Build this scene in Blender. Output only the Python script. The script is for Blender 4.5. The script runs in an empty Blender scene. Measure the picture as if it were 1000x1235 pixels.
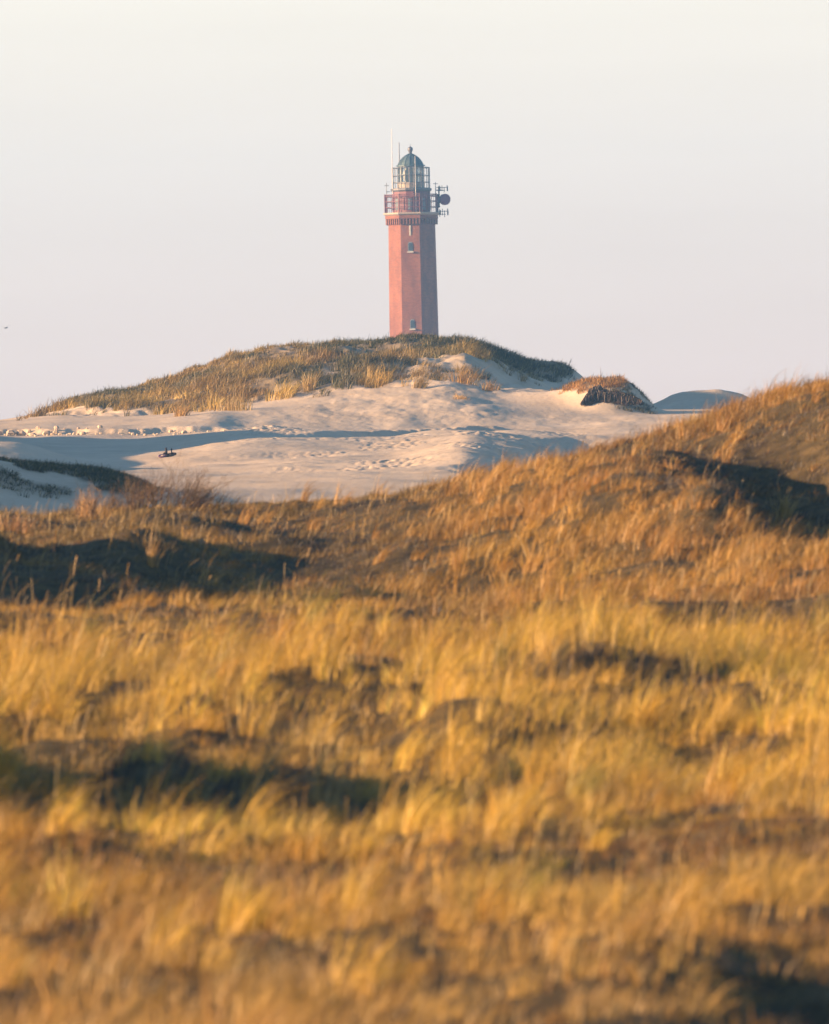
import bpy, math, random
import numpy as np
from mathutils import Matrix, Vector

# ------------------------------------------------------------------ basics
scene = bpy.context.scene
C = scene.collection
F, ROLL, CAMZ, VH = 8296.0, math.radians(1.2), 12.0, 112.5
SR, CR = math.sin(ROLL), math.cos(ROLL)
SUN_AZ, SUN_EL = 78.0, 11.0            # degrees left of straight-behind-the-camera, height
rng = np.random.default_rng(7)
random.seed(7)


def at(px, row, Y):
    """a point on the photograph and a distance give a place in the world (metres)"""
    dx, dy = px - 500.0, 617.5 - row
    u, v = dx * CR + dy * SR, -dx * SR + dy * CR
    return u / F * Y, CAMZ + (v - VH) / F * Y


def seen(x, Y, z):
    u, v = x / Y * F, VH + (z - CAMZ) / Y * F
    return 500.0 + u * CR - v * SR, 617.5 - (u * SR + v * CR)


# ------------------------------------------------------------------ noise
def _hash(i, j, seed):
    n = (i.astype(np.int64) * 374761393 + j.astype(np.int64) * 668265263 + seed * 974711) & 0x7fffffff
    n = ((n ^ (n >> 13)) * 1274126177) & 0x7fffffff
    n = ((n ^ (n >> 16)) * 668265263) & 0x7fffffff
    return ((n ^ (n >> 15)) & 0xffffff) / float(0xffffff)


def noise(x, y, s, seed=0):
    x = x / s + 1000.37; y = y / s + 1000.71
    i, j = np.floor(x), np.floor(y)
    fx, fy = x - i, y - j
    fx = fx * fx * fx * (fx * (fx * 6 - 15) + 10); fy = fy * fy * fy * (fy * (fy * 6 - 15) + 10)
    a, b = _hash(i, j, seed), _hash(i + 1, j, seed)
    c, d = _hash(i, j + 1, seed), _hash(i + 1, j + 1, seed)
    return (a + (b - a) * fx) * (1 - fy) + (c + (d - c) * fx) * fy      # 0..1


def fbm(x, y, s, seed=0, o=4, g=0.5):
    t, a, n = 0.0, 1.0, 0.0
    for k in range(o):
        t = t + a * (noise(x, y, s / 2 ** k, seed + 17 * k) - 0.5); n += a; a *= g
    return t / n * 2.0                                                  # about -1..1


def pits(x, y, s, seed=0):
    """distance to the nearest of scattered points, in units of s"""
    X, Yy = x / s + 500.0, y / s + 500.0
    i, j = np.floor(X), np.floor(Yy)
    best = np.full(np.shape(X), 9.0)
    for di in (-1, 0, 1):
        for dj in (-1, 0, 1):
            a, b = i + di, j + dj
            d = (a + _hash(a, b, seed) - X) ** 2 + (b + _hash(a, b, seed + 5) - Yy) ** 2
            best = np.minimum(best, d)
    return np.sqrt(best)


def sstep(a, b, x):
    t = np.clip((x - a) / (b - a), 0, 1)
    return t * t * (3 - 2 * t)


# ------------------------------------------------------------------ materials
def mat(name):
    m = bpy.data.materials.new(name); m.use_nodes = True
    nt = m.node_tree; nt.nodes.clear()
    out = nt.nodes.new('ShaderNodeOutputMaterial')
    return m, nt, out


def nd(nt, t, **kw):
    n = nt.nodes.new(t)
    for k, v in kw.items():
        if k in n.inputs: n.inputs[k].default_value = v
        else: setattr(n, k, v)
    return n


def simple(name, col, rough=0.6, metal=0.0, var=0.12, scale=3.0, spec=0.3):
    """painted / plain surface with a little uneven colour"""
    m, nt, out = mat(name)
    b = nd(nt, 'ShaderNodeBsdfPrincipled', Roughness=rough, Metallic=metal)
    b.inputs['Specular IOR Level'].default_value = spec
    tc = nd(nt, 'ShaderNodeTexCoord'); nz = nd(nt, 'ShaderNodeTexNoise', Scale=scale, Detail=5.0)
    nt.links.new(tc.outputs['Object'], nz.inputs['Vector'])
    rp = nd(nt, 'ShaderNodeValToRGB')
    e = rp.color_ramp.elements
    e[0].position, e[1].position = 0.3, 0.7
    e[0].color = tuple(c * (1 - var) for c in col) + (1,); e[1].color = tuple(min(1, c * (1 + var)) for c in col) + (1,)
    nt.links.new(nz.outputs['Fac'], rp.inputs['Fac']); nt.links.new(rp.outputs['Color'], b.inputs['Base Color'])
    nt.links.new(b.outputs[0], out.inputs[0])
    return m


def foliage_mat(name, trans=0.35, gloss=0.04):
    """blade colour comes from the plant itself (straw, rust or green, one value per blade)"""
    m, nt, out = mat(name)
    at_ = nd(nt, 'ShaderNodeAttribute', attribute_name='tint')
    d = nd(nt, 'ShaderNodeBsdfDiffuse'); t = nd(nt, 'ShaderNodeBsdfTranslucent')
    g = nd(nt, 'ShaderNodeBsdfGlossy', Roughness=0.45)
    mx = nd(nt, 'ShaderNodeMixShader'); mx.inputs[0].default_value = trans
    m2 = nd(nt, 'ShaderNodeMixShader'); m2.inputs[0].default_value = gloss
    nt.links.new(at_.outputs['Color'], d.inputs[0]); nt.links.new(at_.outputs['Color'], t.inputs[0])
    nt.links.new(d.outputs[0], mx.inputs[1]); nt.links.new(t.outputs[0], mx.inputs[2])
    nt.links.new(mx.outputs[0], m2.inputs[1]); nt.links.new(g.outputs[0], m2.inputs[2])
    nt.links.new(m2.outputs[0], out.inputs[0])
    return m


M = {}
M['grass'] = foliage_mat('dry_grass', 0.35, 0.025)
M['twig'] = foliage_mat('bare_twig', 0.0, 0.02)


def ground_mat():
    m, nt, out = mat('dune_ground')
    L = nt.links.new
    tc = nd(nt, 'ShaderNodeTexCoord')
    veg = nd(nt, 'ShaderNodeAttribute', attribute_name='litter')
    n1 = nd(nt, 'ShaderNodeTexNoise', Scale=0.25, Detail=6.0); L(tc.outputs['Object'], n1.inputs['Vector'])
    n2 = nd(nt, 'ShaderNodeTexNoise', Scale=3.0, Detail=6.0); L(tc.outputs['Object'], n2.inputs['Vector'])
    n3 = nd(nt, 'ShaderNodeTexNoise', Scale=25.0, Detail=3.0); L(tc.outputs['Object'], n3.inputs['Vector'])
    s = nd(nt, 'ShaderNodeValToRGB'); e = s.color_ramp.elements
    e[0].position, e[1].position = 0.35, 0.7
    e[0].color = (0.52, 0.40, 0.28, 1); e[1].color = (0.61, 0.48, 0.345, 1)
    L(n1.outputs['Fac'], s.inputs['Fac'])
    g = nd(nt, 'ShaderNodeMix', data_type='RGBA', blend_type='MULTIPLY'); g.inputs[0].default_value = 0.35
    gr = nd(nt, 'ShaderNodeValToRGB'); gr.color_ramp.elements[0].position = 0.3; gr.color_ramp.elements[1].position = 0.65
    gr.color_ramp.elements[0].color = (0.72, 0.70, 0.68, 1)
    L(n2.outputs['Fac'], gr.inputs['Fac']); L(s.outputs['Color'], g.inputs[6]); L(gr.outputs['Color'], g.inputs[7])
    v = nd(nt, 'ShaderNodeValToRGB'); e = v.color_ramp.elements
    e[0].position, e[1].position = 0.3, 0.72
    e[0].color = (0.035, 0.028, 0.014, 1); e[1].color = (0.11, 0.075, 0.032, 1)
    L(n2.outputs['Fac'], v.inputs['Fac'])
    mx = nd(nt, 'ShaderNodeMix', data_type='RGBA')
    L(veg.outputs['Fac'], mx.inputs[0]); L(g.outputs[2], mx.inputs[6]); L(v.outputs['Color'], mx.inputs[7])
    b = nd(nt, 'ShaderNodeBsdfPrincipled', Roughness=0.9); b.inputs['Specular IOR Level'].default_value = 0.1
    L(mx.outputs[2], b.inputs['Base Color'])
    # wind ripples and grains
    mp = nd(nt, 'ShaderNodeMapping'); mp.inputs['Scale'].default_value = (1.0, 0.6, 1.0); mp.inputs['Rotation'].default_value = (0, 0, 0.9)
    L(tc.outputs['Object'], mp.inputs['Vector'])
    w = nd(nt, 'ShaderNodeTexWave', Scale=2.6, Distortion=7.0, Detail=3.0); w.inputs['Detail Scale'].default_value = 0.8
    L(mp.outputs[0], w.inputs['Vector'])
    ad = nd(nt, 'ShaderNodeMath', operation='MULTIPLY_ADD'); ad.inputs[1].default_value = 0.10
    L(w.outputs['Fac'], ad.inputs[0]); L(n2.outputs['Fac'], ad.inputs[2])
    ad2 = nd(nt, 'ShaderNodeMath', operation='MULTIPLY_ADD'); ad2.inputs[1].default_value = 0.25
    L(n3.outputs['Fac'], ad2.inputs[0]); L(ad.outputs[0], ad2.inputs[2])
    bp = nd(nt, 'ShaderNodeBump', Strength=0.7, Distance=0.05)
    L(ad2.outputs[0], bp.inputs['Height']); L(bp.outputs[0], b.inputs['Normal'])
    L(b.outputs[0], out.inputs[0])
    return m


M['ground'] = ground_mat()


def brick_mat():
    m, nt, out = mat('red_brick')
    L = nt.links.new
    tc = nd(nt, 'ShaderNodeTexCoord')
    br = nd(nt, 'ShaderNodeTexBrick', Scale=1.0)
    br.inputs['Color1'].default_value = (0.268, 0.089, 0.046, 1); br.inputs['Color2'].default_value = (0.195, 0.066, 0.037, 1)
    br.inputs['Mortar'].default_value = (0.21, 0.14, 0.10, 1); br.inputs['Mortar Size'].default_value = 0.012
    br.inputs['Brick Width'].default_value = 0.5; br.inputs['Row Height'].default_value = 0.16
    uv = nd(nt, 'ShaderNodeUVMap', uv_map='wall_uv')
    L(uv.outputs[0], br.inputs['Vector'])
    n = nd(nt, 'ShaderNodeTexNoise', Scale=0.55, Detail=6.0, Roughness=0.65)
    mp = nd(nt, 'ShaderNodeMapping'); mp.inputs['Scale'].default_value = (1, 1, 0.35); L(tc.outputs['Object'], mp.inputs[0]); L(mp.outputs[0], n.inputs['Vector'])
    r = nd(nt, 'ShaderNodeValToRGB'); r.color_ramp.elements[0].position = 0.3; r.color_ramp.elements[1].position = 0.72
    r.color_ramp.elements[0].color = (0.62, 0.60, 0.64, 1); r.color_ramp.elements[1].color = (1.18, 1.16, 1.10, 1)
    L(n.outputs['Fac'], r.inputs['Fac'])
    mx = nd(nt, 'ShaderNodeMix', data_type='RGBA', blend_type='MULTIPLY'); mx.inputs[0].default_value = 1.0
    L(br.outputs['Color'], mx.inputs[6]); L(r.outputs['Color'], mx.inputs[7])
    b = nd(nt, 'ShaderNodeBsdfPrincipled', Roughness=0.85); b.inputs['Specular IOR Level'].default_value = 0.2
    L(mx.outputs[2], b.inputs['Base Color']); L(b.outputs[0], out.inputs[0])
    return m


M['brick'] = brick_mat()
M['redpaint'] = simple('red_painted_iron', (0.17, 0.062, 0.058), 0.55, 0, 0.15, 1.5)
M['stone'] = simple('weathered_stone', (0.32, 0.26, 0.20), 0.8)
M['darkiron'] = simple('dark_iron', (0.07, 0.05, 0.05), 0.5, 0.3)
M['greyiron'] = simple('grey_iron', (0.13, 0.12, 0.12), 0.5, 0.3)
M['copper'] = simple('green_copper', (0.07, 0.10, 0.105), 0.55, 0.2, 0.25, 1.2)
M['cream'] = simple('cream_paint', (0.50, 0.45, 0.36), 0.5)
M['slate'] = simple('grey_frame', (0.16, 0.19, 0.2), 0.5)
M['drum'] = simple('maroon_radome', (0.14, 0.03, 0.075), 0.5)
M['pale'] = simple('pale_mast', (0.55, 0.5, 0.45), 0.4)
M['winglass'] = simple('dark_window_pane', (0.03, 0.04, 0.05), 0.1, 0, 0.1, 1.0, 0.6)
M['blackwood'] = simple('dark_driftwood', (0.025, 0.018, 0.022), 0.8, 0, 0.3, 6.0)
M['purple'] = simple('faded_purple_plastic', (0.085, 0.04, 0.11), 0.5, 0, 0.2, 6.0)
M['sandlump'] = simple('caked_sand', (0.46, 0.36, 0.27), 0.9, 0, 0.15, 2.0, 0.1)
M['feather_grey'] = simple('grey_feather', (0.12, 0.12, 0.12), 0.8)
M['feather_white'] = simple('white_feather', (0.6, 0.6, 0.6), 0.8)
M['soil'] = simple('dark_peaty_soil', (0.05, 0.034, 0.026), 0.9, 0, 0.4, 3.0, 0.1)


def glass_mat():
    m, nt, out = mat('lantern_glazing')
    g = nd(nt, 'ShaderNodeBsdfGlossy', Roughness=0.08); t = nd(nt, 'ShaderNodeBsdfTransparent')
    t.inputs[0].default_value = (0.86, 0.9, 0.9, 1)
    f = nd(nt, 'ShaderNodeFresnel', IOR=1.6)
    mx = nd(nt, 'ShaderNodeMixShader')
    nt.links.new(f.outputs[0], mx.inputs[0]); nt.links.new(t.outputs[0], mx.inputs[1]); nt.links.new(g.outputs[0], mx.inputs[2])
    nt.links.new(mx.outputs[0], out.inputs[0])
    return m


M['glass'] = glass_mat()


# ------------------------------------------------------------------ object helpers
def tag(o, label=None, cat=None, group=None, kind=None):
    if label: o['label'] = label
    if cat: o['category'] = cat
    if group: o['group'] = group
    if kind: o['kind'] = kind
    return o


def empty(name, loc, rz=0.0):
    o = bpy.data.objects.new(name, None); C.objects.link(o)
    o.location = loc; o.rotation_euler = (0, 0, rz); o.empty_display_size = 0.5
    return o


def mesh_np(name, co, quads, material, tint=None, attr=None, smooth=False):
    me = bpy.data.meshes.new(name)
    n, f = len(co), len(quads)
    me.vertices.add(n); me.vertices.foreach_set('co', np.ascontiguousarray(co, np.float32).ravel())
    me.loops.add(f * 4); me.loops.foreach_set('vertex_index', np.ascontiguousarray(quads, np.int32).ravel())
    me.polygons.add(f); me.polygons.foreach_set('loop_start', np.arange(0, f * 4, 4, dtype=np.int32))
    me.update(calc_edges=True)
    if smooth: me.polygons.foreach_set('use_smooth', np.ones(f, bool))
    if tint is not None:
        a = me.attributes.new('tint', 'FLOAT_COLOR', 'POINT')
        a.data.foreach_set('color', np.ascontiguousarray(np.c_[tint, np.ones(n)], np.float32).ravel())
    if attr is not None:
        for k, v in attr.items():
            a = me.attributes.new(k, 'FLOAT', 'POINT'); a.data.foreach_set('value', np.ascontiguousarray(v, np.float32).ravel())
    me.materials.append(material)
    o = bpy.data.objects.new(name, me); C.objects.link(o)
    return o


class MB:
    """collects shapes, links them as one mesh"""
    def __init__(s): s.v, s.f, s.uv = [], [], []

    def add(s, vs, fs):
        b = len(s.v); s.v += [tuple(p) for p in vs]; s.f += [tuple(i + b for i in f) for f in fs]

    def box(s, c, d, rz=0.0):
        cx, cy, cz = c; hx, hy, hz = d[0] / 2, d[1] / 2, d[2] / 2
        co, si = math.cos(rz), math.sin(rz)
        vs = []
        for z in (-hz, hz):
            for x, y in ((-hx, -hy), (hx, -hy), (hx, hy), (-hx, hy)):
                vs.append((cx + x * co - y * si, cy + x * si + y * co, cz + z))
        s.add(vs, [(3, 2, 1, 0), (4, 5, 6, 7), (0, 1, 5, 4), (1, 2, 6, 5), (2, 3, 7, 6), (3, 0, 4, 7)])

    def tube(s, p, q, r, r2=None, n=6):
        p, q = Vector(p), Vector(q); r2 = r if r2 is None else r2
        d = (q - p).normalized(); a = d.orthogonal().normalized(); b = d.cross(a)
        vs = []
        for c, rr in ((p, r), (q, r2)):
            for k in range(n):
                t = 2 * math.pi * k / n
                vs.append(c + a * (math.cos(t) * rr) + b * (math.sin(t) * rr))
        s.add(vs, [(k, (k + 1) % n, n + (k + 1) % n, n + k) for k in range(n)] + [tuple(range(n - 1, -1, -1)), tuple(range(n, 2 * n))])

    def loft(s, prof, n=8, rot=0.0, caps=True, c=(0, 0)):
        """prof: list of (radius, z); n-sided"""
        vs, fs = [], []
        for r, z in prof:
            for k in range(n):
                t = rot + 2 * math.pi * k / n
                vs.append((c[0] + r * math.cos(t), c[1] + r * math.sin(t), z))
        for j in range(len(prof) - 1):
            for k in range(n):
                fs.append((j * n + k, j * n + (k + 1) % n, (j + 1) * n + (k + 1) % n, (j + 1) * n + k))
        if caps: fs += [tuple(range(n - 1, -1, -1)), tuple(range((len(prof) - 1) * n, len(prof) * n))]
        s.add(vs, fs)

    def build(s, name, material, parent=None, smooth=False, uv=False):
        me = bpy.data.meshes.new(name); me.from_pydata(s.v, [], s.f); me.validate(); me.update()
        if smooth:
            for p in me.polygons: p.use_smooth = True
        if uv:
            l = me.uv_layers.new(name='wall_uv')
            for p in me.polygons:
                nx, ny = p.normal.x, p.normal.y
                h = math.hypot(nx, ny) or 1.0
                tx, ty = -ny / h, nx / h
                for li in p.loop_indices:
                    co = me.vertices[me.loops[li].vertex_index].co
                    l.data[li].uv = (co.x * tx + co.y * ty, co.z)
        me.materials.append(material)
        o = bpy.data.objects.new(name, me); C.objects.link(o)
        if parent: o.parent = parent
        return o


# ------------------------------------------------------------------ terrain
SKY = [(-600, 520), (-300, 514), (-60, 509), (0, 507), (50, 498), (100, 485), (150, 473), (200, 461), (240, 448), (270, 437), (300, 431), (350, 421),
       (400, 413), (450, 414), (500, 411), (550, 410), (590, 419), (620, 431), (650, 441), (690, 446), (720, 468), (760, 486), (800, 492), (1000, 492), (1500, 490)]
PROFILE = [            # distance -> [(photo column, photo row)] or one height below the camera
    (0, -1.7), (9, -1.8), (20, -3.0), (30, -3.85), (42, -4.0), (60, -3.95), (80, -3.8), (100, -3.42),
    (112, [(-600, 728), (0, 739), (300, 738), (480, 738), (600, 735), (700, 727), (800, 722), (1000, 713), (1500, 700)]),
    (122, [(-600, 720), (-100, 744), (0, 746), (300, 740), (480, 730), (600, 722), (700, 705), (800, 697), (1000, 687), (1500, 670)]),
    (135, [(-600, 640), (-100, 672), (0, 678), (150, 674), (300, 670), (480, 660), (600, 645), (700, 625), (800, 612), (900, 602), (1000, 594), (1500, 580)]),
    (150, [(-600, 590), (-100, 622), (0, 630), (150, 627), (300, 623), (480, 607), (600, 587), (700, 565), (800, 543), (900, 520), (1000, 500), (1150, 475), (1500, 450)]),
    (160, [(-600, 585), (-100, 614), (0, 629), (150, 628), (300, 620), (400, 613), (480, 604), (600, 578), (700, 554), (800, 529), (850, 514), (900, 496), (950, 479), (1000, 466), (1150, 430), (1500, 400)]),
    (172, [(-600, 605), (0, 638), (300, 632), (480, 618), (600, 595), (700, 570), (800, 544), (900, 511), (1000, 480), (1150, 444), (1500, 414)]),
    (190, [(-600, 640), (0, 660), (300, 660), (600, 650), (800, 630), (1000, 590), (1500, 520)]),
    (208, [(-600, 600), (-100, 618), (0, 635), (100, 645), (300, 650), (600, 640), (800, 625), (1000, 600), (1500, 560)]),
    (226, [(-600, 520), (-100, 560), (0, 571), (60, 572), (120, 574), (165, 584), (230, 608), (300, 618), (600, 612), (800, 600), (1000, 575), (1500, 560)]),
    (238, [(-600, 522), (-100, 562), (0, 571), (60, 574), (120, 576), (180, 594), (300, 609), (600, 608), (800, 600), (1000, 575), (1500, 560)]),
    (262, [(-600, 530), (-100, 570), (0, 582), (150, 588), (300, 597), (480, 597), (560, 592), (640, 600), (700, 610), (800, 606), (1000, 580), (1500, 560)]),
    (300, [(-600, 480), (-100, 550), (0, 565), (150, 572), (300, 577), (480, 576), (560, 571), (640, 592), (700, 606), (800, 606), (1000, 576), (1500, 560)]),
    (340, [(-600, 440), (-250, 500), (-60, 548), (0, 557), (150, 563), (230, 561), (300, 560), (480, 560), (560, 552), (640, 573), (700, 586), (800, 586), (1000, 566), (1500, 550)]),
    (380, [(-600, 420), (-250, 465), (-60, 528), (0, 541), (100, 548), (180, 548), (260, 541), (320, 538), (480, 540), (570, 532), (640, 546), (700, 552), (800, 548), (1000, 544), (1500, 535)]),
    (410, [(-600, 430), (-250, 480), (-60, 521), (0, 529), (150, 533), (300, 524), (350, 523), (480, 529), (580, 524), (700, 529), (800, 525), (1000, 522), (1500, 515)]),
    (430, [(-600, 450), (-250, 490), (-60, 517), (0, 522), (150, 520), (300, 513), (480, 516), (600, 515), (700, 516), (800, 513), (1000, 508), (1500, 500)]),
    (442, [(-600, 480), (-250, 500), (0, 513), (75, 509), (150, 508), (225, 504), (300, 497), (375, 492), (480, 490), (560, 489), (600, 494), (700, 503), (800, 503), (1000, 497), (1500, 492)]),
    (452, [(-600, 495), (-250, 502), (0, 508), (75, 502), (150, 500), (225, 495), (300, 484), (375, 475), (450, 470), (540, 464), (600, 476), (650, 482), (700, 493), (800, 497), (1000, 494), (1500, 490)]),
    (462, [(-600, 510), (-250, 508), (0, 508), (75, 498), (150, 490), (225, 475), (300, 458), (375, 446), (450, 442), (540, 440), (600, 452), (650, 464), (690, 474), (750, 490), (800, 494), (1000, 492), (1500, 490)]),
    (471, [(p, r + (14 if 100 < p < 700 else 3)) for p, r in SKY]),
    (478, SKY),
    (486, [(p, r + 4) for p, r in SKY]),
    (500, [(p, r + (24 if 60 < p < 720 else 8)) for p, r in SKY]),
    (530, [(-600, 530), (0, 524), (300, 512), (700, 500), (1000, 491), (1500, 485)]),
    (600, -5.0), (800, -9.0), (1600, -11.0), (6000, -11.5),
]
PX = np.concatenate([np.array([-4500, -3200, -2200, -1600, -1200, -900, -700]), np.arange(-560, -60, 10), np.arange(-60, 1062, 2.0),
                     np.arange(1070, 1500, 12), np.array([1550, 1700, 2000, 2500, 3300, 4600])]).astype(float)
YR = np.concatenate([np.arange(1.5, 30, 1.5), np.arange(30, 176, 0.22), np.arange(176, 224, 1.0), np.arange(224, 418, 0.42), np.arange(418, 490, 0.2),
                     np.arange(490, 545, 0.6), np.geomspace(545, 6000, 60)])


def pchip(xk, yk, x):
    """monotone cubic along axis 0; yk is (k, c)"""
    h = np.diff(xk)[:, None]; d = np.diff(yk, axis=0) / h
    m = np.zeros_like(yk)
    w1, w2 = 2 * h[1:] + h[:-1], h[1:] + 2 * h[:-1]
    same = (d[1:] * d[:-1]) > 0
    with np.errstate(divide='ignore', invalid='ignore'):
        hm = (w1 + w2) / (w1 / d[:-1] + w2 / d[1:])
    m[1:-1] = np.where(same, hm, 0); m[0], m[-1] = d[0], d[-1]
    i = np.clip(np.searchsorted(xk, x) - 1, 0, len(xk) - 2)
    hh = h[i]; t = ((x - xk[i])[:, None]) / hh
    return (yk[i] * (1 + 2 * t) * (1 - t) ** 2 + hh * m[i] * t * (1 - t) ** 2 + yk[i + 1] * t * t * (3 - 2 * t) + hh * m[i + 1] * t * t * (t - 1))


kY = np.array([p[0] for p in PROFILE], float)
kZ = []
for Yk, spec in PROFILE:
    if isinstance(spec, (int, float)):
        kZ.append(np.full(len(PX), CAMZ + spec)); continue
    rows = np.interp(PX, [a for a, _ in spec], [b for _, b in spec])
    pxc = np.clip(PX, -600, 1500)
    kZ.append(at(pxc, rows, Yk)[1])
kZ = np.array(kZ)
k = np.exp(-0.5 * (np.arange(-14, 15) / 6.0) ** 2); k /= k.sum()
sm = np.array([np.convolve(np.pad(r, 14, mode='edge'), k, 'valid') for r in kZ])
inner = (PX > -55) & (PX < 1055)
kZ = np.where(inner[None, :], sm, kZ)
Z = pchip(kY, kZ, YR)
U = (PX - 500.0 + 1.5) / F
GX = U[None, :] * YR[:, None]; GY = np.broadcast_to(YR[:, None], GX.shape).copy()
Wx, Wy = GX, GY


def bump(px, Y, h, sx, sy, p=2.0):
    """a hummock (h > 0) or a hollow (h < 0): where it is, height and half-widths in metres"""
    global Z
    x0 = (px - 500.0) / F * Y
    d = np.sqrt(((Wx - x0) / sx) ** 2 + ((Wy - Y) / sy) ** 2)
    Z = Z + h * np.exp(-0.7 * d ** p)


# grassland hummocks; unseen ones off the left edge are added to cast shadow bands
near = sstep(26, 40, Wy) * (1 - sstep(163, 176, Wy))
near = near * (0.45 + 0.55 * sstep(52, 70, Wy))
Z += near * (0.40 * fbm(Wx, Wy * 0.6, 5.0, 3, 3) + 0.24 * fbm(Wx, Wy * 0.8, 1.7, 9, 3))
for b in [(-420, 70, 1.1, 2.2, 4), (-140, 71, 1.15, 1.0, 2.2), (-120, 75, 0.9, 1.0, 1.6), (170, 72.5, 0.6, 0.7, 1.8), (360, 71.5, 0.55, 0.7, 1.7), (640, 72.5, 0.4, 0.7, 1.6), (560, 81, 0.35, 0.8, 1.5), (60, 62, 0.35, 0.6, 1.5), (560, 60, 0.3, 0.6, 1.5), (60, 96, 0.4, 0.9, 1.8), (380, 99, 0.45, 0.9, 1.8), (200, 73.5, -0.5, 4.0, 4.5), (360, 90, 0.3, 1.4, 4), (680, 89, 0.35, 1.2, 4), (560, 74, -0.35, 1.2, 3), (820, 72, -0.35, 0.9, 3),
          (120, 88, 0.25, 4, 3.5), (700, 86, 0.3, 3, 4),
          (-330, 122, 1.9, 3.6, 3.0), (-250, 131, 1.6, 3.0, 2.2), (-60, 126, 0.7, 1.2, 2), (120, 121, 0.5, 1.1, 2), (180, 134, 0.5, 1.2, 2), (240, 126, 0.55, 1.2, 2.2), (340, 140, 0.35, 1.0, 2), (-80, 124, 0.9, 1.8, 5), (250, 127, -0.45, 6, 4), (215, 143, 0.35, 1.2, 4), (380, 142, -0.3, 1.6, 4),
          (770, 136, 0.5, 1.2, 4), (800, 146, 0.62, 1.0, 4.0), (885, 143, 0.25, 0.7, 2.5), (860, 131, 0.45, 0.7, 2.0), (925, 143, -1.25, 2.2, 6.5), (1010, 140, -0.7, 1.8, 6), (860, 133, 0.3, 0.8, 3), (990, 129, -0.35, 1.4, 3.5), (930, 108, -0.4, 1.2, 3), (1120, 150, 0.4, 2, 4),
          (960, 47, -0.3, 0.8, 3), (760, 49, 0.2, 0.7, 3), (650, 145, 0.25, 1.8, 4), (480, 152, 0.15, 1.5, 3)]:
    bump(*b)
# sand plain; the unseen dunes far left are added to shade it
sand = sstep(215, 240, Wy) * (1 - sstep(436, 452, Wy))
Z += sand * 0.35 * fbm(Wx, Wy * 0.5, 9.0, 21, 3)
PXg = PX[None, :] + 0 * Wy
for b in [(10, 330, 0.9, 2.6, 12), (-210, 392, 2.4, 6.0, 17, 3.0), (330, 411, 0.3, 1.5, 4), (640, 412, 0.35, 4, 5), (290, 372, 0.45, 4, 14),
          (520, 398, 0.35, 2.0, 6), (-270, 216, 3.2, 4.0, 14), (745, 402, 0.25, 2.5, 5)]:
    bump(*b)
def ledge(x0, Y0, x1, Y1, h, wd, drop=0.0):
    """a drift edge: the sand steps down on the right hand side of the line"""
    global Z
    L_ = math.hypot(x1 - x0, Y1 - Y0); tx, ty = (x1 - x0) / L_, (Y1 - Y0) / L_
    al = ((Wx - x0) * tx + (Wy - Y0) * ty) / L_
    dd = (Wx - x0) * ty - (Wy - Y0) * tx + 0.5 * wd * fbm(Wx, Wy * 0.6, 3.0, 77, 3)
    Z = Z + h * sstep(-0.15, 0.2, al) * (1 - sstep(0.8, 1.15, al)) * np.exp(-np.clip(-dd - 0.0, 0, None) / 9.0) * (1 - sstep(0, wd, dd)) * sstep(-26, -6, dd)
    Z = Z - drop * sstep(-0.15, 0.2, al) * (1 - sstep(0.85, 1.1, al)) * sstep(0, wd, dd) * (1 - sstep(9, 18, dd))


ledge(-6.5, 396, 6.0, 417, 0.45, 1.2)
ledge(2.0, 296, 6.6, 402, 0.62, 4.0, 1.25)
churn = sand * sstep(200, 330, PXg) * (1 - sstep(640, 860, PXg)) * sstep(285, 330, Wy) * (0.35 + 0.65 * sstep(-0.2, 0.35, fbm(Wx, Wy * 0.4, 8.0, 31, 3)))
churn = np.maximum(churn, sand * sstep(398, 412, Wy) * 0.8 * sstep(180, 280, PXg))
trod = sstep(-0.12, 0.3, fbm(Wx, Wy * 0.3, 3.5, 55, 3)) * (1 - sstep(420, 430, Wy))
lump = 0.075 * fbm(Wx, Wy * 0.35, 1.6, 41, 4) - trod * 0.12 * (1 - sstep(0.12, 0.36, pits(Wx, Wy * 0.3, 0.75, 51))) - trod * 0.08 * (1 - sstep(0.12, 0.34, pits(Wx, Wy * 0.35, 0.42, 61)))
Z += churn * lump + sand * 0.02 * fbm(Wx, Wy, 0.9, 43, 3)
# small eroded bank of the big dune, left
Z += 0.34 * sstep(423.0, 424.2, Wy + 2.0 * fbm(Wx, Wy * 0, 2.4, 71, 4)) * (1 - sstep(250, 300, PXg)) * sstep(-200, -100, PXg) * (1 - sstep(432, 450, Wy))
Z += (sstep(432, 440, Wy) * (1 - sstep(448, 458, Wy))) * sstep(330, 420, PXg) * (1 - sstep(560, 640, PXg)) * 0.22 * np.abs(fbm(Wx, Wy * 0.6, 3.0, 73, 4))
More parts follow.
